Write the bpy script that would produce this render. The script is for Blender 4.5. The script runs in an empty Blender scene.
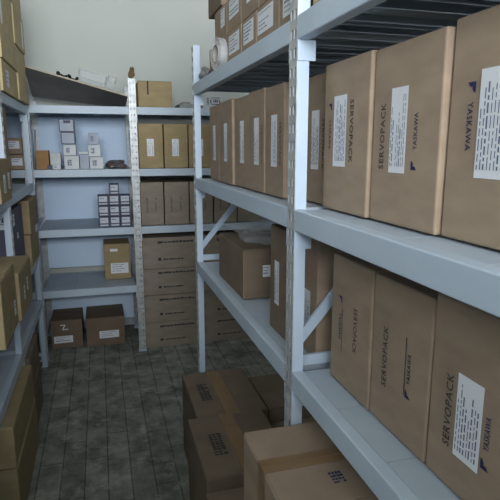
import bpy, bmesh, math, random
from mathutils import Matrix, Vector
random.seed(7)
scene = bpy.context.scene
COL = scene.collection

# ------------------------------------------------------------------ materials
def new_mat(name):
    m = bpy.data.materials.new(name); m.use_nodes = True
    nt = m.node_tree
    return m, nt, nt.nodes['Principled BSDF']

def noise_mat(name, c1, c2, scale=6.0, rough=0.7, stretch=(1, 1, 1), bump=0.0, metallic=0.0, detail=5.0, lo=0.35, hi=0.65, spec=0.3):
    m, nt, b = new_mat(name)
    tc = nt.nodes.new('ShaderNodeTexCoord'); mp = nt.nodes.new('ShaderNodeMapping')
    mp.inputs['Scale'].default_value = stretch
    n = nt.nodes.new('ShaderNodeTexNoise'); n.inputs['Scale'].default_value = scale; n.inputs['Detail'].default_value = detail
    r = nt.nodes.new('ShaderNodeValToRGB')
    r.color_ramp.elements[0].position = lo; r.color_ramp.elements[1].position = hi
    r.color_ramp.elements[0].color = (*c1, 1); r.color_ramp.elements[1].color = (*c2, 1)
    L = nt.links.new
    L(tc.outputs['Object'], mp.inputs['Vector']); L(mp.outputs['Vector'], n.inputs['Vector'])
    L(n.outputs['Fac'], r.inputs['Fac']); L(r.outputs['Color'], b.inputs['Base Color'])
    b.inputs['Roughness'].default_value = rough; b.inputs['Metallic'].default_value = metallic
    b.inputs['Specular IOR Level'].default_value = spec
    if bump:
        bp = nt.nodes.new('ShaderNodeBump'); bp.inputs['Strength'].default_value = bump; bp.inputs['Distance'].default_value = 0.003
        L(n.outputs['Fac'], bp.inputs['Height']); L(bp.outputs['Normal'], b.inputs['Normal'])
    return m

def flat(name, c, rough=0.6, spec=0.3):
    m, nt, b = new_mat(name)
    b.inputs['Base Color'].default_value = (*c, 1); b.inputs['Roughness'].default_value = rough
    b.inputs['Specular IOR Level'].default_value = spec
    return m

def kraft(name, c, v=0.12):
    d = tuple(x * (1 - v) for x in c); e = tuple(min(1, x * (1 + v)) for x in c)
    return noise_mat(name, d, e, scale=9, rough=0.78, stretch=(1, 1, 2.5), bump=0.05, lo=0.3, hi=0.7, spec=0.25)

M = {}
M['kraft'] = kraft('kraft_board', (0.335, 0.255, 0.185))
M['kraft2'] = kraft('brown_board', (0.295, 0.222, 0.162))
M['tan'] = kraft('tan_board', (0.34, 0.262, 0.145))
M['olive'] = kraft('yellowish_board', (0.50, 0.405, 0.235))
M['leftb'] = kraft('olive_brown_board', (0.285, 0.225, 0.13))
M['panelpaper'] = flat('grey_white_paper', (0.52, 0.55, 0.62), 0.6)
M['back'] = kraft('pale_brown_board', (0.265, 0.222, 0.178))
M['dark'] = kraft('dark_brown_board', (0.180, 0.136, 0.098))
M['orange'] = kraft('orange_board', (0.34, 0.19, 0.085))
M['tape'] = noise_mat('brown_tape', (0.215, 0.135, 0.07), (0.265, 0.17, 0.09), scale=14, rough=0.3, spec=0.5)
M['ink'] = flat('print_ink', (0.045, 0.040, 0.042), 0.7)
M['blueink'] = flat('blue_print_ink', (0.02, 0.028, 0.095), 0.7)
M['paper'] = flat('label_paper', (0.74, 0.76, 0.80), 0.55)
M['labelink'] = flat('label_ink', (0.13, 0.15, 0.24), 0.7)
M['steel'] = noise_mat('painted_steel', (0.44, 0.54, 0.66), (0.51, 0.61, 0.73), scale=3.5, rough=0.42, spec=0.45)
M['beam'] = noise_mat('grey_painted_beam', (0.43, 0.515, 0.61), (0.49, 0.575, 0.67), scale=3.5, rough=0.45, spec=0.4)
M['deck'] = noise_mat('grey_shelf_panel', (0.40, 0.47, 0.55), (0.46, 0.53, 0.61), scale=5, rough=0.5, spec=0.35)
M['panel'] = noise_mat('blue_grey_panel', (0.56, 0.70, 0.89), (0.60, 0.74, 0.92), scale=2.5, rough=0.6)
M['galv'] = noise_mat('zinc_steel', (0.40, 0.42, 0.43), (0.56, 0.58, 0.59), scale=30, rough=0.42, metallic=0.25)
M['slot'] = flat('slot_shadow_steel', (0.10, 0.105, 0.11), 0.6)
M['wall'] = noise_mat('wall_plaster', (0.525, 0.555, 0.522), (0.565, 0.59, 0.557), scale=1.6, rough=0.9, bump=0.02)
M['sidewall'] = noise_mat('dull_wall_paint', (0.50, 0.52, 0.52), (0.55, 0.57, 0.57), scale=1.6, rough=0.9)
M['ceil'] = noise_mat('ceiling_plaster', (0.36, 0.36, 0.34), (0.42, 0.42, 0.40), scale=2, rough=0.9)
M['base'] = noise_mat('skirting_paint', (0.40, 0.44, 0.50), (0.46, 0.50, 0.55), scale=4, rough=0.6)
M['frame'] = noise_mat('window_paint', (0.75, 0.75, 0.73), (0.82, 0.82, 0.80), scale=5, rough=0.5)
M['board'] = noise_mat('grey_sheet', (0.17, 0.165, 0.16), (0.22, 0.215, 0.21), scale=5, rough=0.6)
M['boardedge'] = noise_mat('raw_sheet_edge', (0.42, 0.36, 0.28), (0.52, 0.46, 0.37), scale=18, rough=0.8)
M['black'] = noise_mat('black_rubber', (0.012, 0.012, 0.014), (0.022, 0.022, 0.025), scale=20, rough=0.45)
M['white'] = noise_mat('white_carton', (0.52, 0.55, 0.57), (0.60, 0.63, 0.65), scale=10, rough=0.6)
M['bluegrey'] = noise_mat('blue_grey_carton', (0.33, 0.37, 0.46), (0.39, 0.43, 0.52), scale=10, rough=0.6)
M['navy'] = noise_mat('navy_carton', (0.07, 0.075, 0.12), (0.09, 0.095, 0.14), scale=10, rough=0.6)
M['greyplast'] = noise_mat('grey_plastic', (0.17, 0.175, 0.18), (0.27, 0.275, 0.28), scale=20, rough=0.35, spec=0.5)
M['darkwrap'] = noise_mat('dark_wrap', (0.05, 0.045, 0.05), (0.15, 0.12, 0.12), scale=18, rough=0.3, spec=0.5)
M['core'] = noise_mat('grey_card_core', (0.32, 0.30, 0.29), (0.4, 0.38, 0.36), scale=10, rough=0.8)

def film(name, fac, col=(0.75, 0.78, 0.8)):
    m, nt, b = new_mat(name)
    out = nt.nodes['Material Output']
    b.inputs['Base Color'].default_value = (*col, 1); b.inputs['Roughness'].default_value = 0.18
    b.inputs['Specular IOR Level'].default_value = 0.7
    tr = nt.nodes.new('ShaderNodeBsdfTransparent'); mx = nt.nodes.new('ShaderNodeMixShader')
    mx.inputs[0].default_value = fac
    nt.links.new(tr.outputs[0], mx.inputs[1]); nt.links.new(b.outputs[0], mx.inputs[2])
    nt.links.new(mx.outputs[0], out.inputs['Surface'])
    return m
M['film'] = film('clear_film', 0.22)
M['clear'] = film('clear_plastic', 0.33)
M['tray'] = film('thin_clear_plastic', 0.36, (0.6, 0.63, 0.64))
M['glass'] = film('window_glass', 0.08)

def floor_mat():
    m, nt, b = new_mat('worn_floor_boards')
    L = nt.links.new
    tc = nt.nodes.new('ShaderNodeTexCoord'); mp = nt.nodes.new('ShaderNodeMapping')
    mp.inputs['Rotation'].default_value = (0, 0, math.radians(90)); mp.inputs['Location'].default_value = (0.13, 0.035, 0)
    br = nt.nodes.new('ShaderNodeTexBrick')
    br.inputs['Scale'].default_value = 1.0; br.inputs['Brick Width'].default_value = 0.46
    br.inputs['Row Height'].default_value = 0.104; br.inputs['Mortar Size'].default_value = 0.0030
    br.inputs['Mortar Smooth'].default_value = 0.25
    br.offset = 0.37; br.offset_frequency = 2; br.squash = 1.25; br.squash_frequency = 3
    br.inputs['Color1'].default_value = (0.215, 0.225, 0.195, 1); br.inputs['Color2'].default_value = (0.285, 0.295, 0.26, 1)
    br.inputs['Mortar'].default_value = (0.10, 0.105, 0.092, 1)
    L(tc.outputs['Object'], mp.inputs['Vector']); L(mp.outputs['Vector'], br.inputs['Vector'])
    n = nt.nodes.new('ShaderNodeTexNoise'); n.inputs['Scale'].default_value = 7; n.inputs['Detail'].default_value = 7; n.inputs['Roughness'].default_value = 0.7
    r = nt.nodes.new('ShaderNodeValToRGB'); r.color_ramp.elements[0].position = 0.35; r.color_ramp.elements[1].position = 0.72
    r.color_ramp.elements[0].color = (0.5, 0.5, 0.5, 1); r.color_ramp.elements[1].color = (1.55, 1.55, 1.55, 1)
    L(tc.outputs['Object'], n.inputs['Vector']); L(n.outputs['Fac'], r.inputs['Fac'])
    mx = nt.nodes.new('ShaderNodeMix'); mx.data_type = 'RGBA'; mx.blend_type = 'MULTIPLY'; mx.inputs[0].default_value = 1
    L(br.outputs['Color'], mx.inputs[6]); L(r.outputs['Color'], mx.inputs[7])
    # pale worn patches
    n2 = nt.nodes.new('ShaderNodeTexNoise'); n2.inputs['Scale'].default_value = 8.5; n2.inputs['Detail'].default_value = 9; n2.inputs['Roughness'].default_value = 0.75
    L(mp.outputs['Vector'], n2.inputs['Vector'])
    r2 = nt.nodes.new('ShaderNodeValToRGB'); r2.color_ramp.elements[0].position = 0.53; r2.color_ramp.elements[1].position = 0.70
    r2.color_ramp.elements[0].color = (0, 0, 0, 1); r2.color_ramp.elements[1].color = (0.65, 0.65, 0.65, 1)
    L(n2.outputs['Fac'], r2.inputs['Fac'])
    mx2 = nt.nodes.new('ShaderNodeMix'); mx2.data_type = 'RGBA'
    L(r2.outputs['Color'], mx2.inputs[0]); L(mx.outputs[2], mx2.inputs[6]); mx2.inputs[7].default_value = (0.56, 0.56, 0.50, 1)
    L(mx2.outputs[2], b.inputs['Base Color'])
    b.inputs['Roughness'].default_value = 0.75; b.inputs['Specular IOR Level'].default_value = 0.25
    bp = nt.nodes.new('ShaderNodeBump'); bp.inputs['Strength'].default_value = 0.4; bp.inputs['Distance'].default_value = 0.004
    L(br.outputs['Fac'], bp.inputs['Height']); bp.invert = True
    L(bp.outputs['Normal'], b.inputs['Normal'])
    return m
M['floor'] = floor_mat()

# ------------------------------------------------------------------ mesh helpers
def add_box(bm, x0, x1, y0, y1, z0, z1, mi=0):
    v = [bm.verts.new(p) for p in ((x0, y0, z0), (x1, y0, z0), (x1, y1, z0), (x0, y1, z0), (x0, y0, z1), (x1, y0, z1), (x1, y1, z1), (x0, y1, z1))]
    for f in ((0, 3, 2, 1), (4, 5, 6, 7), (0, 1, 5, 4), (1, 2, 6, 5), (2, 3, 7, 6), (3, 0, 4, 7)):
        bm.faces.new([v[i] for i in f]).material_index = mi
    return v

def obj(name, bm, mats, parent=None, loc=(0, 0, 0), smooth=False, bevel=0, seg=2):
    if bevel:
        bmesh.ops.bevel(bm, geom=[e for e in bm.edges], offset=bevel, segments=seg, affect='EDGES', profile=0.5)
    bmesh.ops.recalc_face_normals(bm, faces=bm.faces)
    me = bpy.data.meshes.new(name); bm.to_mesh(me); bm.free()
    if not isinstance(mats, (list, tuple)): mats = [mats]
    for m in mats: me.materials.append(m)
    if smooth:
        for p in me.polygons: p.use_smooth = True
    o = bpy.data.objects.new(name, me); COL.objects.link(o); o.location = loc
    if parent: o.parent = parent
    return o

def tag(o, label, cat, group=None):
    o['label'] = label; o['category'] = cat
    if group: o['group'] = group
    return o

def struct(o, kind='structure'):
    o['kind'] = kind; return o

def simple_box(name, x0, x1, y0, y1, z0, z1, mat, parent=None, bevel=0.0):
    bm = bmesh.new(); add_box(bm, x0, x1, y0, y1, z0, z1)
    return obj(name, bm, mat, parent, bevel=bevel)

def bar(bm, a, b, w, t, side):
    """flat bar from a to b, width w in the plane, thickness t along side"""
    a, b, side = Vector(a), Vector(b), Vector(side).normalized()
    d = (b - a).normalized(); u = d.cross(side).normalized()
    vs = []
    for p in (a, b):
        for su, st in ((-1, -1), (1, -1), (1, 1), (-1, 1)):
            vs.append(bm.verts.new(p + u * (su * w / 2) + side * (st * t / 2)))
    for f in ((0, 1, 2, 3), (7, 6, 5, 4), (0, 4, 5, 1), (1, 5, 6, 2), (2, 6, 7, 3), (3, 7, 4, 0)):
        bm.faces.new([vs[i] for i in f])

def tube(bm, pts, r, n=8):
    rings = []
    for i, p in enumerate(pts):
        p = Vector(p); a = Vector(pts[max(0, i - 1)]); b = Vector(pts[min(len(pts) - 1, i + 1)])
        d = (b - a).normalized(); s = d.cross(Vector((0, 0, 1)))
        if s.length < 1e-3: s = d.cross(Vector((1, 0, 0)))
        s.normalize(); t = d.cross(s)
        rings.append([bm.verts.new(p + (s * math.cos(2 * math.pi * k / n) + t * math.sin(2 * math.pi * k / n)) * r) for k in range(n)])
    for i in range(len(rings) - 1):
        for k in range(n):
            bm.faces.new((rings[i][k], rings[i][(k + 1) % n], rings[i + 1][(k + 1) % n], rings[i + 1][k]))
    bm.faces.new(rings[0]); bm.faces.new(rings[-1])

def crumple(bm, sx, sy, sz, seed, amp=0.35, sub=4):
    from mathutils import noise
    bmesh.ops.create_icosphere(bm, subdivisions=sub, radius=1)
    for v in bm.verts:
        n = noise.noise(v.co * 1.7 + Vector((seed, 0, 0))) + 0.6 * abs(noise.noise(v.co * 4.5 + Vector((0, seed, 0))))
        v.co *= 1 + amp * n
        v.co = Vector((v.co.x * sx, v.co.y * sy, max(v.co.z, -0.75) * sz))
    zmin = min(v.co.z for v in bm.verts)
    for v in bm.verts: v.co.z -= zmin

# ------------------------------------------------------------------ text
_tc = {}
def text_mesh(s):
    if s in _tc: return _tc[s]
    cu = bpy.data.curves.new('txt', 'FONT'); cu.body = s; cu.size = 1; cu.resolution_u = 2; cu.space_character = 1.12
    cu.offset = 0.012
    o = bpy.data.objects.new('txt', cu); COL.objects.link(o)
    bpy.context.view_layer.update()
    me = bpy.data.meshes.new_from_object(o.evaluated_get(bpy.context.evaluated_depsgraph_get()))
    vs = [v.co.copy() for v in me.vertices]; fs = [tuple(p.vertices) for p in me.polygons]
    bpy.data.objects.remove(o); bpy.data.curves.remove(cu); bpy.data.meshes.remove(me)
    x0 = min(v.x for v in vs); x1 = max(v.x for v in vs); y0 = min(v.y for v in vs); y1 = max(v.y for v in vs)
    vs = [((v.x - x0) / (x1 - x0), (v.y - y0) / (y1 - y0)) for v in vs]
    _tc[s] = (vs, fs); return _tc[s]

LOGO = ([(0, 1), (1, 1), (1, 0.0), (0.62, 0.30), (0.62, 0.62), (0.30, 0.62)], [(0, 1, 2, 3, 4, 5)])

def put(bm, shape, origin, ex, ey, mi=0):
    """2-D shape (unit square) laid on origin + s*ex + t*ey"""
    vs, fs = shape
    o, ex, ey = Vector(origin), Vector(ex), Vector(ey)
    vv = [bm.verts.new(o + ex * a + ey * b) for a, b in vs]
    for f in fs:
        try: bm.faces.new([vv[i] for i in f]).material_index = mi
        except ValueError: pass

def emboss(name, bm, mat, parent):
    me = bpy.data.meshes.new(name); bm.to_mesh(me); bm.free()
    for m in (mat if isinstance(mat, (list, tuple)) else [mat]): me.materials.append(m)
    o = bpy.data.objects.new(name, me); COL.objects.link(o); o.parent = parent
    return o

SQ = ([(0, 0), (1, 0), (1, 1), (0, 1)], [(0, 1, 2, 3)])

# faces of a carton: returns (origin, e_right, e_up, normal) with unit vectors
def face(o, which):
    w, d, h = o['_w'], o['_d'], o['_h']
    if which == '-X': return Vector((-w / 2, d / 2, 0)), Vector((0, -1, 0)), Vector((0, 0, 1)), Vector((-1, 0, 0))
    if which == '+X': return Vector((w / 2, -d / 2, 0)), Vector((0, 1, 0)), Vector((0, 0, 1)), Vector((1, 0, 0))
    if which == '-Y': return Vector((-w / 2, -d / 2, 0)), Vector((1, 0, 0)), Vector((0, 0, 1)), Vector((0, -1, 0))
    if which == 'top': return Vector((-w / 2, -d / 2, h)), Vector((1, 0, 0)), Vector((0, 1, 0)), Vector((0, 0, 1))

LIFT = 0.0012
def sticker(o, which, u0, u1, v0, v1, lines=6, upright=True, name='label', seed=0, skew=0.0, paper='paper'):
    """paper label with rows of unreadable small print"""
    og, r, u, n = face(o, which)
    bm = bmesh.new()
    org = og + r * u0 + u * v0 + n * LIFT
    # a thin sheet with its own thickness
    put(bm, SQ, org, r * (u1 - u0) + u * skew, u * (v1 - v0), 0)
    rnd = random.Random(seed + int(1000 * u0) + int(777 * v1))
    W, H = u1 - u0, v1 - v0
    o2 = org + n * 0.0006
    for i in range(lines):
        t = (i + 0.9) / (lines + 0.9)
        s = 0.08
        if rnd.random() < 0.15: continue
        end = rnd.uniform(0.45, 0.92)
        hgt = rnd.choice((0.25, 0.45, 0.3)) / (lines + 1)
        while s < end:
            l = rnd.uniform(0.03, 0.12)
            if upright:
                put(bm, SQ, o2 + r * W * s + u * H * (1 - t), r * W * l, u * H * hgt, 1)
            else:
                put(bm, SQ, o2 + r * W * t + u * H * s, u * H * l, r * -W * hgt, 1)
            s += l + 0.025
    return emboss(name, bm, [M[paper], M['labelink']], o)

def lettering(o, which, s, uc, v0, v1, capw, down=True, mat='ink', name='printed_lettering'):
    """text running vertically on a face between heights v0<v1, centred on uc, letter height capw"""
    og, r, u, n = face(o, which)
    bm = bmesh.new()
    if down:
        put(bm, text_mesh(s), og + r * (uc - capw / 2) + u * v1 + n * LIFT, u * -(v1 - v0), r * capw)
    else:
        put(bm, text_mesh(s), og + r * (uc + capw / 2) + u * v0 + n * LIFT, u * (v1 - v0), r * -capw)
    return emboss(name, bm, M[mat], o)

def logo(o, which, uc, vc, size, flip=False, mat='blueink'):
    og, r, u, n = face(o, which)
    bm = bmesh.new(); k = -1 if flip else 1
    put(bm, LOGO, og + r * (uc - k * size / 2) + u * (vc - k * size / 2) + n * LIFT, r * size * k, u * size * k)
    return emboss('printed_logo', bm, M[mat], o)

def rule(o, which, uc, v0, v1, w=0.0025):
    og, r, u, n = face(o, which)
    bm = bmesh.new(); put(bm, SQ, og + r * (uc - w / 2) + u * v0 + n * LIFT, r * w, u * (v1 - v0))
    return emboss('printed_line', bm, M['ink'], o)

def print_block(o, which, u0, u1, v0, v1, rows, cols, mat='ink', seed=1, name='printed_block', fill=0.8):
    """block of unreadable heavy print"""
    og, r, u, n = face(o, which)
    bm = bmesh.new(); rnd = random.Random(seed)
    for i in range(rows):
        for j in range(cols):
            if rnd.random() > fill: continue
            a = u0 + (u1 - u0) * (j + 0.1) / cols; b = (u1 - u0) / cols * rnd.uniform(0.7, 0.95)
            c = v0 + (v1 - v0) * (i + 0.1) / rows; d = (v1 - v0) / rows * rnd.uniform(0.5, 0.85)
            put(bm, SQ, og + r * a + u * c + n * LIFT, r * b, u * d)
    return emboss(name, bm, M[mat], o)

def tape(o, which, u0, u1, v0, v1, name='packing_tape', mat='tape', t=0.0008):
    og, r, u, n = face(o, which)
    bm = bmesh.new()
    p = og + r * u0 + u * v0 + n * 0.0003
    a, b, c = r * (u1 - u0), u * (v1 - v0), n * t
    vs = [bm.verts.new(q) for q in (p, p + a, p + a + b, p + b, p + c, p + a + c, p + a + b + c, p + b + c)]
    for f in ((0, 3, 2, 1), (4, 5, 6, 7), (0, 1, 5, 4), (1, 2, 6, 5), (2, 3, 7, 6), (3, 0, 4, 7)):
        bm.faces.new([vs[i] for i in f])
    return obj(name, bm, M[mat], o)

def carton(label, x0, x1, y0, y1, z0, z1, mat='kraft', group=None, rz=0.0, name='cardboard_box', cat='box', flaps=False, seam='x', bev=0.004, jit=0.0015, deepen=0.0):
    """closed carton; origin at the middle of its base"""
    if z0 > .3: z0 += 0.0015      # boxes rest on the shelf sheet, just clear of the beam lip
    w, d, h = x1 - x0, y1 - y0, z1 - z0 - (.001 if z0 > .3 else 0)
    bm = bmesh.new()
    ft = 0.004 if flaps else 0
    v = add_box(bm, -w / 2, w / 2, -d / 2, d / 2, 0, h - ft)
    for q in v[4:]: q.co.x += random.uniform(-jit, jit); q.co.y += random.uniform(-jit, jit)
    o = obj(name, bm, M[mat], None, ((x0 + x1) / 2, (y0 + y1) / 2, z0), bevel=bev)
    o.rotation_euler.z = rz
    o['_w'], o['_d'], o['_h'] = w, d, h
    tag(o, label, cat, group)
    if flaps:
        g = 0.002; e = 0.002
        for s in (-1, 1):
            b2 = bmesh.new()
            if seam == 'x':   # seam runs along x
                add_box(b2, -w / 2 + e, w / 2 - e, *sorted((s * g, s * (d / 2 - e))), h - ft, h)
            else:
                add_box(b2, *sorted((s * g, s * (w / 2 - e))), -d / 2 + e, d / 2 - e, h - ft, h)
            obj('flap', b2, M[mat], o, bevel=0.001, seg=1)
    return o

# ------------------------------------------------------------------ room shell
FLX0, FLX1, FLY0, FLY1, CEIL, WY = -1.25, 1.75, -2.7, 4.52, 3.25, 4.40
struct(simple_box('floor', FLX0, FLX1, FLY0, FLY1, -0.1, 0, M['floor']))
struct(simple_box('ceiling', FLX0, FLX1, FLY0, FLY1, CEIL, CEIL + 0.1, M['ceil']))
struct(simple_box('wall_back', FLX0, FLX1, WY, WY + 0.12, 0, CEIL, M['wall']))
struct(simple_box('wall_left', FLX0 - 0.12, FLX0, FLY0, FLY1, 0, CEIL, M['sidewall']))
struct(simple_box('wall_right', FLX1, FLX1 + 0.12, FLY0, FLY1, 0, CEIL, M['sidewall']))
bm = bmesh.new()   # wall behind the photographer, with a window opening
WX0, WX1, WZ0, WZ1 = -0.95, 0.95, 1.25, 2.75
for b in ((FLX0, WX0, 0, CEIL), (WX1, FLX1, 0, CEIL), (WX0, WX1, 0, WZ0), (WX0, WX1, WZ1, CEIL)):
    add_box(bm, b[0], b[1], FLY0 - 0.15, FLY0, b[2], b[3])
struct(obj('wall_front', bm, M['sidewall']))
struct(simple_box('wall_added_shade', FLX0, FLX1, -0.90, -0.80, 0, 1.66, M['sidewall']))   # unseen half-height wall, added to shade floor and lower boxes from the window
bm = bmesh.new()
for b in ((WX0, WX1, WZ0, WZ0 + .06), (WX0, WX1, WZ1 - .06, WZ1), (WX0, WX0 + .06, WZ0 + .06, WZ1 - .06), (WX1 - .06, WX1, WZ0 + .06, WZ1 - .06), (-.03, .03, WZ0 + .06, WZ1 - .06)):
    add_box(bm, b[0], b[1], FLY0 - 0.12, FLY0 - 0.06, b[2], b[3])
win = struct(obj('window_1', bm, M['frame']))
for a, b in ((WX0 + .06, -.03), (.03, WX1 - .06)):
    simple_box('window_pane', a, b, FLY0 - .095, FLY0 - .09, WZ0 + .06, WZ1 - .06, M['glass'], win)
struct(simple_box('baseboard_back', FLX0, FLX1, WY - 0.012, WY, 0, 0.09, M['base']))
struct(simple_box('trim_1', FLX0, FLX1, WY - 0.006, WY, 0.525, 0.545, M['wall']))

# ------------------------------------------------------------------ shelving racks
def rack(label, loc, rotz, posts, pw, depth, height, bays, hang=0.045, frames=((1.0, 1.62),), hz=(0.12, 0.955), bh=0.052, panels=(), slot=0.022, sw=.12):
    """local x runs along the rack, local y from the front to the back"""
    root = bpy.data.objects.new('shelving_rack', None); COL.objects.link(root)
    root.location = loc; root.rotation_euler.z = rotz
    tag(root, label, 'shelving')
    fl = 0.030; t = 0.0025
    for uc in posts:
        for back in (0, 1):
            bm = bmesh.new()
            sg = -1 if back else 1
            yf = depth if back else 0.0
            xs = [-pw / 2, -pw / 2 + pw * (.27 - sw), -pw / 2 + pw * (.27 + sw), -pw / 2 + pw * (.73 - sw), -pw / 2 + pw * (.73 + sw), pw / 2]
            z = 0.0; row = 0
            def cell(a, b, c, d):
                add_box(bm, uc + a, uc + b, *sorted((yf, yf + sg * t)), c, d, 1)
            while z < height - 1e-6:
                zs = min(z + 0.042 - slot, height); cell(xs[0], xs[5], z, zs)
                if zs >= height: break
                ze = min(zs + slot, height)
                cell(xs[0], xs[1], zs, ze); cell(xs[2], xs[3], zs, ze); cell(xs[4], xs[5], zs, ze)
                z = ze
            for s in (-1, 1):
                add_box(bm, *sorted((uc + s * pw / 2, uc + s * (pw / 2 - t))), *sorted((yf + sg * t, yf + sg * fl)), 0, height, 0)
            p = obj('post', bm, [M['steel'], M['galv']], root)
            fb = bmesh.new(); add_box(fb, uc - pw / 2 - .004, uc + pw / 2 + .004, *sorted((yf - sg * .003, yf + sg * (fl + .004))), 0, 0.012)
            obj('foot_plate', fb, M['steel'], p)
        yb = fl
        for z in hz:
            bm = bmesh.new(); bar(bm, (uc, yb - .012, z), (uc, depth - yb + .012, z), 0.028, 0.010, (1, 0, 0)); obj('cross_brace', bm, M['steel'], root)
        for k, (za, zb) in enumerate(frames):
            bm = bmesh.new(); bar(bm, (uc, yb - .012, za), (uc, depth - yb + .012, zb), 0.026, 0.010, (1, 0, 0)); obj('diagonal_brace', bm, M['steel'], root)
    for i, levels in enumerate(bays):
        a = posts[i] + pw / 2; b = posts[i + 1] - pw / 2
        for z in levels:
            for back in (0, 1):
                y0, y1 = (depth - 0.030, depth) if back else (0.0, 0.030)
                bm = bmesh.new(); add_box(bm, a, b, y0, y1, z - bh, z)
                bo = obj('beam', bm, M['beam'], root, bevel=0.003)
                for s, ue in ((1, a), (-1, b)):
                    cb = bmesh.new()
                    add_box(cb, *sorted((ue, ue + s * 0.004)), *((depth - 0.044, depth) if back else (0.0, 0.044)), z - bh - hang, z - bh - .0005)
                    obj('beam_connector', cb, M['steel'], bo)
            # shelf: top sheet with folded ribs underneath
            bm = bmesh.new(); n = max(2, round((b - a) / 0.20)); st = (b - a) / n
            for k in range(n):
                u0 = a + k * st + .001; u1 = a + (k + 1) * st - .001
                add_box(bm, u0, u1, 0.030, depth - 0.030, z - 0.006, z - 0.003)
                for q in (u0, u1 - .003, (u0 + u1) / 2 - .018, (u0 + u1) / 2 + .015):
                    add_box(bm, q, q + .003, 0.030, depth - 0.030, z - 0.034, z - 0.006)
                for q in (u0 + .003, u1 - .021):
                    add_box(bm, q, q + .018, 0.030, depth - 0.030, z - 0.034, z - 0.032)
            obj('shelf_panel', bm, M['deck'], root)
    for i, z0, z1 in panels:
        bm = bmesh.new(); add_box(bm, posts[i] + pw / 2 + .001, posts[i + 1] - pw / 2 - .001, depth - .0345, depth - .0315, z0, z1)
        obj('back_panel', bm, M['panel'], root)
    return root

# right rack: front faces the aisle, runs towards the camera
RX = 0.445
R = rack('long grey steel shelving rack of servo boxes along right side of aisle', (RX, 2.527, 0), -math.pi / 2, [0.0, 1.337, 2.62], 0.050, 0.56, 1.96,
         [(1.79, 1.353, 0.937), (1.79, 1.353, 0.937)])
# back rack against the far wall
B = rack('grey steel shelving rack standing across the far end wall', (0, 3.755, 0), 0, [-1.13, -0.447, 0.242, 1.48], 0.050, 0.56, 1.955,
         [(1.77, 1.35, 0.94, 0.51), (1.77, 1.35, 0.94, 0.51), (1.77, 1.35, 0.94)], slot=.012, sw=.05, panels=[(1, .945, 1.30), (1, 1.355, 1.72), (1, .56, .90), (1, .10, .455), (0, 1.355, 1.72)])
# left rack: front faces the aisle
LXF = -0.42
Lr = rack('grey steel shelving rack crowded with brown boxes along left side of aisle', (LXF, 1.45, 0), math.pi / 2, [0.0, 1.25, 2.225], 0.050, 0.52, 1.955,
          [(1.755, 1.27, 0.80, 0.485), (1.755, 1.27, 0.80, 0.485)], frames=(), hz=(0.085,))

# ------------------------------------------------------------------ right rack, near bay, middle shelf: big servo cartons
ZM, ZL, ZT = 1.353, 0.937, 1.79
def servo(o, up, lab, sero, yas, yw0, labu, H0, ser_z, yas_z, logo_z, seed=0, cap=0.017, ycap=0.012, line=None):
    """lettering of a servo carton on its -X face; u measured from the far edge"""
    if sero is not None: lettering(o, '-X', 'SERVOPACK', sero, *ser_z, cap, down=up, name='brand_lettering')
    lettering(o, '-X', 'YASKAWA', yas, *yas_z, ycap, down=up, mat='blueink', name='maker_lettering')
    logo(o, '-X', yas, logo_z, 0.017, flip=not up)
    if labu: sticker(o, '-X', labu[0], labu[1], labu[2], labu[3], lines=8, upright=False, seed=seed)
    if line: rule(o, '-X', *line)

G1 = 'large servo boxes on the middle shelf, near bay'
u1 = carton('large brown servo box on right middle shelf, just right of the near upright', 0.525, 0.945, 0.965, 1.182, ZM, 1.688, 'kraft', G1)
servo(u1, True, 1, 1.182 - 1.040, 1.182 - 1.148, 0, (1.182 - 1.128, 1.182 - 1.064, .102, .258), 0, (.112, .245), (.140, .208), .235, seed=1)
u2 = carton('large brown servo box on right middle shelf with upside-down lettering and white label', 0.532, 0.952, 0.740, 0.961, ZM, 1.686, 'kraft', G1)
servo(u2, False, 1, .961 - .921, .961 - .810, 0, (.961 - .893, .961 - .838, .098, .252), 0, (.103, .228), (.140, .204), .114, seed=2)
u3 = carton('nearest large brown servo box on right middle shelf, cut by right photo edge', 0.541, 0.951, 0.485, 0.736, ZM, 1.695, 'kraft', G1)
servo(u3, True, 1, .736 - .565, .736 - .684, 0, (.736 - .665, .736 - .602, .100, .256), 0, (.112, .245), (.140, .212), .232, seed=3, cap=.018)
sticker(u3, '-Y', .05, .11, .1, .25, lines=7, upright=False, seed=5)

G2 = 'servo boxes on the lower shelf, near bay'
lA = carton('brown servo box without label on right lower shelf, first after the diagonal brace', 0.530, 0.93, 0.928, 1.122, ZL, 1.252, 'kraft2', G2)
servo(lA, True, 0, 1.122 - .996, 1.122 - 1.071, 0, None, 0, (.105, .210), (.112, .178), .211, line=(1.122 - 1.060, .085, .19))
lB = carton('brown servo box with upside-down print and no label, middle of right lower shelf', 0.533, 0.933, 0.727, 0.925, ZL, 1.248, 'kraft2', G2)
servo(lB, False, 0, .925 - .872, .925 - .787, 0, None, 0, (.085, .212), (.126, .186), .106, line=(.925 - .799, .10, .215))
lC = carton('brown servo box with white label on right lower shelf, at bottom right of photo', 0.534, 0.934, 0.50, 0.722, ZL, 1.262, 'kraft2', G2)
servo(lC, False, 1, .722 - .671, .722 - .580, 0, (.722 - .652, .722 - .593, .068, .210), 0, (.072, .200), (.115, .170), .092, seed=4)

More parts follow.
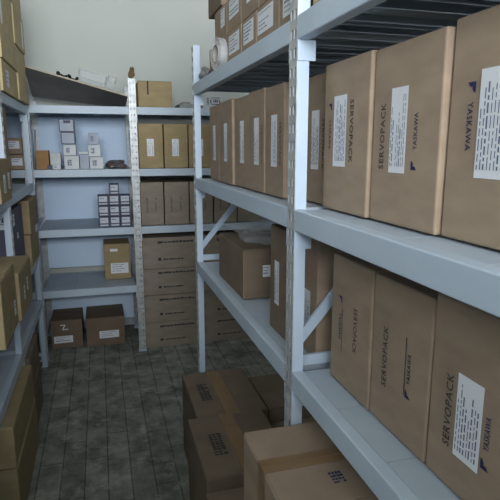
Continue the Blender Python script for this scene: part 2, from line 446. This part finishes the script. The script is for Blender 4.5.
# ------------------------------------------------------------------ right rack, far bay, middle shelf: a row of six cartons
G3 = 'upright boxes in a row on the right middle shelf, far bay'
YB = [2.385, 2.195, 1.965, 1.755, 1.580, 1.405, 1.218]
XF = [0.494, 0.494, 0.503, 0.500, 0.502, 0.545]
TXT3 = ['farthest upright brown box of the row on right middle shelf',
        'second farthest upright brown box of the right middle shelf row, before pale edge strip',
        'third upright brown box from the far end of the right middle shelf row',
        'fourth upright brown box from the far end of the right middle shelf row',
        'fifth upright brown box on right middle shelf, just left of the near upright',
        'upright brown box on right middle shelf half hidden behind the near upright']
for i in range(6):
    y1, y0 = YB[i] - .001, YB[i + 1] + .002
    o = carton(TXT3[i], XF[i], XF[i] + .42, y0, y1, ZM, 1.677 + (.004 if i % 2 else 0), 'kraft2', G3)
    W = y1 - y0
    c = W * (.52 if i < 5 else .66); lw = .055 if i < 5 else .05
    sticker(o, '-X', c - lw / 2, c + lw / 2, .088, .238, lines=7, upright=False, seed=20 + i)
    if i >= 3: lettering(o, '-X', 'SERVOPACK', min(c + .055, W - .012), .09, .215, .013, True, name='brand_lettering')

# ------------------------------------------------------------------ right rack, far bay, lower shelf
o = carton('large brown box under clear wrap with torn top on right lower shelf, far bay', 0.492, 0.86, 1.808, 2.215, ZL, 1.130, 'dark', flaps=True, seam='y')
sticker(o, '-Y', .076, .106, .083, .128, lines=3, seed=41)
tape(o, '-Y', .0, .004, .0, .185, mat='tape')
bm = bmesh.new(); crumple(bm, .15, .16, .035, 3.1, .55)
tag(obj('plastic_film', bm, M['film'], None, (0.66, 2.02, 1.131), smooth=True), 'crumpled clear plastic film lying on top of large brown box, right lower shelf', 'plastic film')
G4 = 'narrow boxes behind the near upright on the lower shelf'
o = carton('narrow brown box with long white label left of near upright, right lower shelf', 0.500, 0.90, 1.368, 1.515, ZL, 1.268, 'dark', G4)
sticker(o, '-X', .048, .090, .09, .225, lines=6, upright=False, seed=43)
o = carton('narrow brown box seen between near upright and diagonal brace, right lower shelf', 0.530, 0.90, 1.212, 1.362, ZL, 1.268, 'kraft2', G4)
sticker(o, '-X', .062, .108, .07, .18, lines=6, upright=False, seed=44)

# ------------------------------------------------------------------ right rack, top shelf: low labelled boxes in layers
G5 = 'flat labelled boxes piled on the right top shelf, far bay'
tl = [(2.35, 2.075, 0, None, 'farthest flat box at bottom of right top shelf pile, behind the film roll'),
      (2.065, 1.818, 0, (1.99, 1.84), 'flat labelled box in bottom layer on right top shelf, just beside the film roll'),
      (1.812, 1.640, 0, (1.785, 1.665), 'flat labelled box in bottom layer on right top shelf, middle of the pile'),
      (1.634, 1.425, 0, (1.62, 1.47), 'flat box with large white label in bottom layer, second from near upright, top shelf'),
      (1.419, 1.225, 0, (1.39, 1.26), 'flat box in bottom layer on right top shelf, touching the near upright'),
      (2.255, 2.045, 1, (2.14, 2.07), 'farthest flat box in second layer of right top shelf pile'),
      (2.039, 1.835, 1, (2.00, 1.86), 'flat box with white label in second layer, above film roll, right top shelf'),
      (1.829, 1.630, 1, (1.76, 1.65), 'flat box in second layer, label cut by top of photo, right top shelf'),
      (1.624, 1.425, 1, (1.58, 1.46), 'flat box in second layer near the upright, at top edge of photo, right top shelf'),
      (2.365, 2.120, 2, None, 'topmost flat box at far end of right top shelf pile, overhanging the layer below')]
for y1, y0, lay, lb, tx in tl:
    z0 = ZT + lay * .126
    o = carton(tx, .49 + .004 * (lay == 1), .86, y0, y1, z0, z0 + .1255, 'kraft2' if lay < 2 else 'dark', G5)
    if lb: sticker(o, '-X', y1 - lb[0], y1 - lb[1], .042, .108, lines=5, seed=60 + int(y0 * 100))
o = carton('brown box at top edge of photo, top shelf right of the near upright', .475, .86, .93, 1.152, ZT, ZT + .20, 'tan')

# roll of clear film standing on the top beam
def ring(bm, r0, r1, w, n=40):
    prof = [(-w / 2, r0), (w / 2, r0), (w / 2, r1), (-w / 2, r1)]
    rows = [[bm.verts.new((x, r * math.cos(2 * math.pi * k / n), r * math.sin(2 * math.pi * k / n))) for x, r in prof] for k in range(n)]
    for k in range(n):
        a, b = rows[k], rows[(k + 1) % n]
        for j in range(4): bm.faces.new((a[j], a[(j + 1) % 4], b[(j + 1) % 4], b[j]))
root = bpy.data.objects.new('tape_roll', None); COL.objects.link(root)
root.location = (0.466, 2.06, ZT + .0605); root.rotation_euler = (0, 0, math.radians(8))
tag(root, 'clear tape roll standing on edge at far end of the right top shelf', 'tape roll')
bm = bmesh.new(); ring(bm, .034, .060, .028); obj('film_winding', bm, M['clear'], root, bevel=.001)
bm = bmesh.new(); ring(bm, .029, .0335, .030); obj('card_core', bm, M['core'], root)
bm = bmesh.new(); crumple(bm, .018, .06, .026, 8.3, .45)
tag(obj('plastic_bag', bm, M['greyplast'], None, (0.500, 2.235, ZT), smooth=True), 'crumpled grey plastic bag on the far end of right top shelf', 'bag')
bpy.data.objects['plastic_bag'].location = (0.464, 2.33, ZT + .002)

# ------------------------------------------------------------------ floor under and before the right rack
G6 = 'big taped boxes on the floor before the right rack'
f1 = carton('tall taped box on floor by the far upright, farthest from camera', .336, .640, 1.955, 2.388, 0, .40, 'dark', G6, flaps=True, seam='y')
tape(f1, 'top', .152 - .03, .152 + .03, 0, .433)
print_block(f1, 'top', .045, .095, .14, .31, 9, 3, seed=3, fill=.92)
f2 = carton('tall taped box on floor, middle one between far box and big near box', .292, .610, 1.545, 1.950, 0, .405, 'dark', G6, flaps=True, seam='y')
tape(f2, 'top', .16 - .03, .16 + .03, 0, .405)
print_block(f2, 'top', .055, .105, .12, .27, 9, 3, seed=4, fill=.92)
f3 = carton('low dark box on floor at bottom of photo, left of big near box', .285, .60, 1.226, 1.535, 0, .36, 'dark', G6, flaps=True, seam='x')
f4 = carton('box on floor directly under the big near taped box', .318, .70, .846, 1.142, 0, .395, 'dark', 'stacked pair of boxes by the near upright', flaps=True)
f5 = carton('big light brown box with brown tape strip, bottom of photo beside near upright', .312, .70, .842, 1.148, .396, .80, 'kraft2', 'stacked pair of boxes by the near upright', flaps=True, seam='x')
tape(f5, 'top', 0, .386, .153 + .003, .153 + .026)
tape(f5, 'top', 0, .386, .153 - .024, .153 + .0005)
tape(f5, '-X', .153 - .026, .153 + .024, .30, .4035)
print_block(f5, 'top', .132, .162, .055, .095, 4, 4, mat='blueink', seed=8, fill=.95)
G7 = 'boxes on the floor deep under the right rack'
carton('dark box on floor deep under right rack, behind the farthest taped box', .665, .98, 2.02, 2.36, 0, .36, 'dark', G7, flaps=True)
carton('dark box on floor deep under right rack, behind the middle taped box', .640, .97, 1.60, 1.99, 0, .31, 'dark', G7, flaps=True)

# ------------------------------------------------------------------ back rack, right bay
G8 = 'upright boxes on the second shelf of the back rack'
YBK = 3.80
for i, (a, b, tx) in enumerate(((.276, .446, 'upright tan box on back rack second shelf, beside the middle post'),
                                (.454, .622, 'upright tan box on back rack second shelf, middle of the visible three'),
                                (.630, .80, 'upright tan box on back rack second shelf, behind the far upright of right rack'),
                                (.808, .98, 'upright tan box on back rack second shelf, seen past the far upright'))):
    o = carton(tx, a, b, YBK, YBK + .42, 1.35, 1.662, 'tan', G8)
    w = b - a; sticker(o, '-Y', w * .33, w * .62, .085, .205, lines=7, upright=False, seed=80 + i)
G9 = 'upright boxes on the third shelf of the back rack'
for i, (a, b, tx) in enumerate(((.274, .436, 'upright brown box on back rack third shelf, beside the middle post'),
                                (.444, .622, 'upright brown box on back rack third shelf, second from the middle post'),
                                (.630, .800, 'upright brown box on back rack third shelf, directly behind the far upright'),
                                (.812, .985, 'upright brown box on back rack third shelf, right of the far upright'),
                                (.993, 1.165, 'upright brown box on back rack third shelf, last seen toward the right rack'))):
    o = carton(tx, a, b, YBK, YBK + .42, .94, 1.252, 'back', G9)
    w = b - a
    lettering(o, '-Y', 'SERVOPACK', w * .28, .09, .20, .012, True, name='brand_lettering')
    lettering(o, '-Y', 'YASKAWA', w * .66, .10, .17, .010, True, mat='blueink', name='maker_lettering'); logo(o, '-Y', w * .66, .19, .012)
G10 = 'wide boxes stacked on the floor under the back rack'
zz = [0, .198, .408, .612, .850]
nm = ['bottom', 'second from bottom', 'third from bottom', 'topmost']
for st, (a, b, wh) in enumerate(((.268, .700, 'beside middle post of back rack'), (.712, 1.14, 'behind the far upright of right rack'))):
    for k in range(4):
        o = carton('wide brown box, %s of floor stack %s' % (nm[k], wh), a + .003 * (k % 2), b - .003 * (k % 2), YBK + .004 * (k % 3), YBK + .42, zz[k], zz[k + 1] - .001, 'back', G10)
        H = zz[k + 1] - zz[k]
        print_block(o, '-Y', .13, .38, H * .80, H * .88, 1, 9, seed=k, fill=1)
        print_block(o, '-Y', .11, .135, H * .78, H * .88, 1, 1, seed=1, fill=1)
        print_block(o, '-Y', .15, .30, H * .26, H * .33, 1, 7, seed=k + 9, fill=1)
        print_block(o, '-Y', .11, .135, H * .24, H * .36, 1, 1, seed=1, fill=1)
# top of back rack
o = carton('opened tan box with torn flap standing on top shelf of back rack', .286, .520, 3.80, 4.05, 1.77, 1.950, 'tan', flaps=True)
tape(o, '-Y', .062, .072, .085, .178, name='dark_tear', mat='ink')
tape(o, '-Y', .005, .105, .004, .085, name='paper_flap', mat='tan', t=.004)
bm = bmesh.new(); add_box(bm, -.055, .055, -.13, .10, 0, .030); add_box(bm, -.03, .03, -.10, .07, .030, .044)
o = obj('metal_plate', bm, M['greyplast'], None, (.625, 3.93, 1.771), bevel=.003); tag(o, 'flat grey metal plate lying on top shelf of back rack, left of far upright', 'plate')
o = carton('small white printed carton on top shelf of back rack, right of far upright', .745, .885, 3.84, 3.93, 1.77, 1.862, 'white', name='white_carton')
print_block(o, '-Y', .055, .13, .03, .04, 1, 1, fill=1, seed=2); print_block(o, '-Y', .055, .13, .075, .083, 1, 1, fill=1, seed=2)
print_block(o, '-Y', .055, .063, .035, .08, 1, 1, fill=1, seed=2); print_block(o, '-Y', .122, .13, .035, .08, 1, 1, fill=1, seed=2)
print_block(o, '-Y', .075, .115, .047, .07, 2, 3, fill=1, seed=2); print_block(o, '-Y', .03, .045, .03, .08, 5, 2, fill=1, seed=2)
bm = bmesh.new(); crumple(bm, .022, .03, .042, 5.5, .35, 3)
tag(obj('white_wrapper', bm, M['white'], None, (.705, 3.85, 1.771), smooth=True), 'small crumpled white wrapper beside the far upright on back rack top shelf', 'wrapper')
bm = bmesh.new(); crumple(bm, .018, .012, .042, 2.2, .45, 3)
o = obj('paper_scrap', bm, M['orange'], None, (.240, 3.762, 1.957), smooth=True); o.rotation_euler.y = math.radians(8)
o.data.materials[0] = kraft('scrap_brown', (.16, .10, .05))
tag(o, 'crumpled brown paper scrap stuck on top of the middle post of back rack', 'paper scrap')

# ------------------------------------------------------------------ back rack, left bay
# sheet leaning across the top shelf
bm = bmesh.new()
FL, FR, BR, BL = (-.428, 3.715, 2.000), (.210, 3.715, 1.832), (.210, 4.12, 1.778), (-.428, 4.12, 1.852)
n = 8
def bil(s, t): return [FL[i] * (1 - s) * (1 - t) + FR[i] * s * (1 - t) + BR[i] * s * t + BL[i] * (1 - s) * t for i in range(3)]
gr = [[[bm.verts.new(Vector(bil(i / n, j / n)) + Vector((0, 0, k * .010))) for j in range(n + 1)] for i in range(n + 1)] for k in (0, 1)]
for i in range(n):
    for j in range(n):
        bm.faces.new((gr[1][i][j], gr[1][i + 1][j], gr[1][i + 1][j + 1], gr[1][i][j + 1]))
        bm.faces.new((gr[0][i][j], gr[0][i][j + 1], gr[0][i + 1][j + 1], gr[0][i + 1][j]))
for i in range(n):
    for a, b in (((i, 0), (i + 1, 0)), ((i + 1, n), (i, n)), ((0, i + 1), (0, i)), ((n, i), (n, i + 1))):
        bm.faces.new((gr[0][a[0]][a[1]], gr[0][b[0]][b[1]], gr[1][b[0]][b[1]], gr[1][a[0]][a[1]])).material_index = 1
tag(obj('grey_board', bm, [M['board'], M['boardedge']]), 'tilted dark grey board leaning across the top shelf of back rack', 'board')
def on_board(x, y):
    s = (x - FL[0]) / (FR[0] - FL[0]); t = (y - FL[1]) / (BL[1] - FL[1]); return bil(s, t)[2] + .0105
# black cable
bm = bmesh.new(); pts = []
for k in range(70):
    t = k / 69; x = -.235 + .135 * t + .012 * math.sin(t * 37); y = 3.755 + .022 * math.cos(t * 37)
    pts.append((x, y, on_board(x, y) + .007 + .010 * (1 + math.sin(t * 23))))
tube(bm, pts, .006)
tag(obj('black_cable', bm, M['black'], smooth=True), 'bunched black cable lying on the tilted grey board', 'cable')
# clear trays
def tray(label, x0, x1, y0, y1, h, tilt):
    zc = on_board((x0 + x1) / 2, (y0 + y1) / 2)
    r = bpy.data.objects.new('plastic_tray', None); COL.objects.link(r); r.location = ((x0 + x1) / 2, (y0 + y1) / 2, zc + .007); r.rotation_euler = (math.radians(-15), tilt, 0)
    tag(r, label, 'tray')
    w, d = (x1 - x0) / 2, (y1 - y0) / 2; t = .003
    bm = bmesh.new()
    add_box(bm, -w, w, -d, d, 0, t); add_box(bm, -w, -w + t, -d, d, t, h); add_box(bm, w - t, w, -d, d, t, h)
    add_box(bm, -w + t, w - t, -d, -d + t, t, h); add_box(bm, -w + t, w - t, d - t, d, t, h)
    obj('tray_body', bm, M['tray'], r)
    bm = bmesh.new()
    for b in ((-w - .008, w + .008, -d - .008, -d + .002), (-w - .008, w + .008, d - .002, d + .008), (-w - .008, -w + .002, -d + .002, d - .002), (w - .002, w + .008, -d + .002, d - .002)):
        add_box(bm, b[0], b[1], b[2], b[3], h, h + .004)
    obj('tray_rim', bm, M['clear'], r)
tray('long clear plastic tray on the tilted grey board, right of black cable', -.112, .058, 3.745, 3.88, .080, math.radians(14))
tray('small upright clear plastic tray at right end of the tilted board', .076, .118, 3.745, 3.84, .090, math.radians(13))

# second shelf: small cartons
YS = 3.80
def small(label, x0, x1, z0, z1, mat, mark=True, y0=YS, dep=.12, group='small white and grey cartons on the back rack', name='small_carton', edge=False):
    o = carton(label, x0, x1, y0, y0 + dep, z0, z1, mat, group, name=name, bev=.002, jit=.0005)
    w, h = x1 - x0, z1 - z0
    if mark: print_block(o, '-Y', w * .2, w * .5, h * .25, h * .7, 3, 2, seed=int(x0 * 1000) % 97, mat='labelink', fill=.9, name='printed_mark')
    if edge:
        og, r, u, n = face(o, '-Y'); bm = bmesh.new(); e = .006
        for a, b, c, d in ((0, w, 0, e), (0, w, h - e, h), (0, e, e, h - e), (w - e, w, e, h - e)):
            put(bm, SQ, og + r * a + u * c + n * LIFT, r * (b - a), u * (d - c))
        emboss('dark_edging', bm, M['navy'], o)
    return o
z2 = 1.35
small('small orange brown carton on back rack second shelf, beside the left post', -.405, -.325, z2, 1.478, 'orange', False)
small('tiny dark carton against the orange carton on back rack second shelf', -.335, -.305, z2, 1.382, 'navy', False, y0=3.775, dep=.022)
small('blank white carton right of the orange carton, back rack second shelf', -.318, -.250, z2, 1.462, 'white', False, y0=3.84, dep=.1)
small('low white carton before the blank white carton, back rack second shelf', -.300, -.250, z2, 1.388, 'white', True, y0=3.785, dep=.05)
a = small('wide white carton at bottom of left stack, back rack second shelf', -.226, -.130, z2, 1.442, 'white', True)
small('white carton second from bottom of left stack, back rack second shelf', -.226, -.146, 1.4425, 1.516, 'white', True)
small('blue grey carton third up in left stack, back rack second shelf', -.238, -.146, 1.5165, 1.598, 'bluegrey', False, edge=True)
o = small('blue grey carton with dark panel topping left stack, back rack second shelf', -.246, -.148, 1.5985, 1.684, 'bluegrey', False, edge=True)
print_block(o, '-Y', .025, .075, .055, .08, 1, 1, fill=1, mat='navy', name='dark_panel')
small('blue grey carton between the two white stacks, back rack second shelf', -.124, -.064, z2, 1.452, 'bluegrey', False)
small('white slip carton lying across the middle of second shelf, back rack', -.128, -.066, 1.4525, 1.470, 'white', False)
small('white carton at bottom of right stack, back rack second shelf', -.060, .030, z2, 1.434, 'white', True)
small('white carton in middle of right stack, back rack second shelf', -.064, .014, 1.4345, 1.516, 'white', True)
small('pale carton topping right stack, back rack second shelf', -.060, .004, 1.5165, 1.596, 'bluegrey', True)
bm = bmesh.new(); crumple(bm, .068, .06, .032, 6.4, .4)
o = obj('plastic_bag', bm, M['darkwrap'], None, (.118, 3.88, z2), smooth=True); tag(o, 'dark wrapped parts bag on back rack second shelf, beside the middle post', 'bag')

# third shelf: navy framed cartons
z3 = .94
cols = ((-.022, .050, 'left'), (.053, .125, 'middle'), (.128, .200, 'right'))
rows = ((0, .076, 'bottom'), (.0765, .153, 'middle'), (.1535, .228, 'top'))
G11 = 'navy edged cartons piled on the third shelf'
def navy(tx, a, b, za, zb):
    o = carton(tx, a, b, YS, YS + .10, za, zb, 'navy', G11, name='small_carton', bev=.0015, jit=.0003)
    w, h = b - a, zb - za
    sticker(o, '-Y', .008, w - .008, h * .36, h - .010, lines=1, name='white_panel', seed=int(a * 999), paper='panelpaper')
    sticker(o, '-Y', .008, w - .008, .008, h * .24, lines=1, name='white_strip', seed=int(a * 999), paper='panelpaper')
for a, b, cn in cols:
    for za, zb, rn in rows:
        navy('navy edged white carton, %s row and %s column of the pile on third shelf' % (rn, cn), a, b, z3 + za, z3 + zb)
navy('single navy edged white carton on top of the pile, third shelf of back rack', .060, .126, z3 + .2285, z3 + .306)
# fourth shelf
o = carton('open-top brown box with white label on lowest shelf of back rack', .000, .192, 3.98, 4.22, .51, .786, 'tan', flaps=True)
sticker(o, '-Y', .045, .175, .045, .125, lines=4, seed=91)
tape(o, '-Y', .045, .10, .215, .235, mat='paper', name='tape_scrap')
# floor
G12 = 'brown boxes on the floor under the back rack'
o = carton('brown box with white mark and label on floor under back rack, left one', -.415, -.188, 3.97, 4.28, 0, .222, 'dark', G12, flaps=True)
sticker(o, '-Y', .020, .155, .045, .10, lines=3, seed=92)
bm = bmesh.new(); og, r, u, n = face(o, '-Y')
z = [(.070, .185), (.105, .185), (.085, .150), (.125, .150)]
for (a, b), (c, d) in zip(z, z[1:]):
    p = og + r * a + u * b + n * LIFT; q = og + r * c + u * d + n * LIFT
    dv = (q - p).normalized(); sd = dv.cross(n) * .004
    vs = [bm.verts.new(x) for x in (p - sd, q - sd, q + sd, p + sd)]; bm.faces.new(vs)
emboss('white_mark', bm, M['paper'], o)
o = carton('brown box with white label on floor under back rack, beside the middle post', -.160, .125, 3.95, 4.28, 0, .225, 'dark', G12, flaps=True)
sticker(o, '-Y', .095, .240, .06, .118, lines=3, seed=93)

# ------------------------------------------------------------------ corner: back rack bay behind the left rack
G13 = 'labelled boxes in the left corner'
o = carton('brown box with white label in the left corner, lower of two', -.66, -.478, 3.79, 4.05, 1.35, 1.452, 'kraft2', G13)
sticker(o, '-Y', .105, .172, .028, .075, lines=3, seed=101)
o = carton('brown box with white label in the left corner, upper of two', -.67, -.482, 3.79, 4.05, 1.4525, 1.560, 'kraft2', G13)
sticker(o, '-Y', .100, .172, .035, .085, lines=3, seed=102)

# ------------------------------------------------------------------ left rack
G14 = 'yellowish boxes stacked high on the left top shelf'
zt = [1.756, 1.905, 2.055, 2.26, 2.47]
for k in range(4):
    for c, (ya, yb, nm2) in enumerate(((3.235, 3.640, 'far'), (2.735, 3.225, 'near'))):
        tx = 'yellowish box on left top shelf, %s of the %s stack' % (['bottom', 'second layer', 'third layer', 'topmost'][k], nm2)
        o = carton(tx, -.80, -.402 - .006 * ((k + c) % 2), ya + .004 * (k % 2), yb, zt[k], zt[k + 1] - .001, 'olive', G14)
        if k in (2,) : tape(o, '+X', .30 if c == 0 else .10, .335 if c == 0 else .14, .02, .17, mat='paper', name='label')
        if k in (0,) and c == 1: sticker(o, '+X', .1, .19, .03, .11, lines=3, seed=110)
        if k == 3 and c == 1: sticker(o, '+X', .02, .10, .03, .13, lines=3, seed=111)
ZL2 = 1.27
o = carton('brown box with two white labels at left photo edge, overhanging the left second shelf', -.72, -.383, 2.28, 2.545, ZL2, 1.452, 'leftb')
sticker(o, '+X', .185, .235, .05, .12, lines=3, upright=False, seed=120)
sticker(o, '+X', .07, .125, .04, .115, lines=3, upright=False, seed=121)
sticker(o, '-Y', .27, .325, .05, .12, lines=3, upright=False, seed=122)
carton('upright brown box in shadow behind left post, left second shelf', -.80, -.44, 2.74, 2.95, ZL2, 1.70, 'kraft2')
ZL3 = .80
G15 = 'boxes on the third shelf of the left rack'
o = carton('brown box on left third shelf, far end, lower of two', -.78, -.408, 3.24, 3.635, ZL3, .995, 'leftb', G15, flaps=True)
tape(o, '+X', .25, .38, .17, .194, mat='paper', name='tape_scrap')
o = carton('brown box on left third shelf, far end, upper of two under the beam', -.78, -.404, 3.24, 3.635, .996, 1.195, 'leftb', G15)
tape(o, '+X', .22, .36, .0, .02, mat='paper', name='tape_scrap')
o = carton('tall dark parts carton with white slips behind left post, left third shelf', -.74, -.438, 2.75, 3.20, ZL3, 1.185, 'navy', None, name='dark_carton')
sticker(o, '+X', .10, .16, .30, .36, lines=2, seed=130); sticker(o, '+X', .20, .26, .22, .25, lines=1, seed=131); sticker(o, '-Y', .24, .285, .30, .37, lines=2, seed=132)
o = carton('yellowish box with small white labels overhanging left third shelf, beyond nearest box', -.70, -.335, 2.207, 2.575, ZL3, 1.005, 'leftb', G15, flaps=True, seam='y')
sticker(o, '+X', .20, .235, .075, .135, lines=2, seed=140); sticker(o, '+X', .10, .135, .06, .12, lines=2, seed=141)
o = carton('nearest yellowish box overhanging the left third shelf at photo edge', -.74, -.347, 1.885, 2.20, ZL3, 1.052, 'leftb', G15, flaps=True, seam='x')
sticker(o, '+X', .23, .27, .05, .11, lines=3, seed=142); sticker(o, '-Y', .32, .375, .06, .14, lines=3, seed=143)
G17 = 'brown boxes added to darken the lowest shelf of the left rack'  # two dark boxes added so the pale shelf deck looks darker
carton('brown box added to darken lowest shelf of left rack, nearer of two', -.80, -.50, 2.76, 3.14, .485, .70, 'dark', G17)
carton('brown box added to darken lowest shelf of left rack, farther of two', -.80, -.49, 3.16, 3.58, .485, .69, 'dark', G17)
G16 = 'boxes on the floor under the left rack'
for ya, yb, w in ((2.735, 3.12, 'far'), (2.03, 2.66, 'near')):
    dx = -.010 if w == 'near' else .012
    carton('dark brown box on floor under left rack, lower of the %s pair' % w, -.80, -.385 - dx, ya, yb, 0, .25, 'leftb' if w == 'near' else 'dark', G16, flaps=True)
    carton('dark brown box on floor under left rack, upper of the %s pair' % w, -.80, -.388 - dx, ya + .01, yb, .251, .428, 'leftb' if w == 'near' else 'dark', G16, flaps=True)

for o in bpy.data.objects:
    for k in ('_w', '_d', '_h'):
        if k in o: del o[k]

# ------------------------------------------------------------------ light
w = bpy.data.worlds.new('World'); scene.world = w; w.use_nodes = True
w.node_tree.nodes['Background'].inputs[0].default_value = (0.75, 0.87, 1.0, 1); w.node_tree.nodes['Background'].inputs[1].default_value = 1.0
ld = bpy.data.lights.new('window_daylight', 'AREA'); ld.shape = 'RECTANGLE'; ld.size = WX1 - WX0 - .12; ld.size_y = WZ1 - WZ0 - .12
ld.energy = 315; ld.color = (0.93, 0.97, 1.0)
lo = bpy.data.objects.new('window_daylight', ld); COL.objects.link(lo); lo.location = (0, FLY0 + .02, (WZ0 + WZ1) / 2); lo.rotation_euler = (math.radians(90), 0, 0)

# ------------------------------------------------------------------ camera
cd = bpy.data.cameras.new('camera'); cam = bpy.data.objects.new('camera', cd); COL.objects.link(cam)
cam.location = (0, 0, 1.5)
cam.rotation_euler = (math.radians(90 - 11.204), 0, math.radians(-16.0))
cd.sensor_fit = 'HORIZONTAL'; cd.sensor_width = 36; cd.lens = 36 * 520 / 500; cd.clip_start = 0.02
scene.camera = cam

scene.view_settings.view_transform = 'Standard'; scene.view_settings.look = 'None'
scene.view_settings.exposure = 0.0; scene.view_settings.gamma = 1.0; scene.view_settings.use_curve_mapping = False
scene.cycles.use_denoising = True
scene.cycles.max_bounces = 10; scene.cycles.diffuse_bounces = 6; scene.cycles.transparent_max_bounces = 12
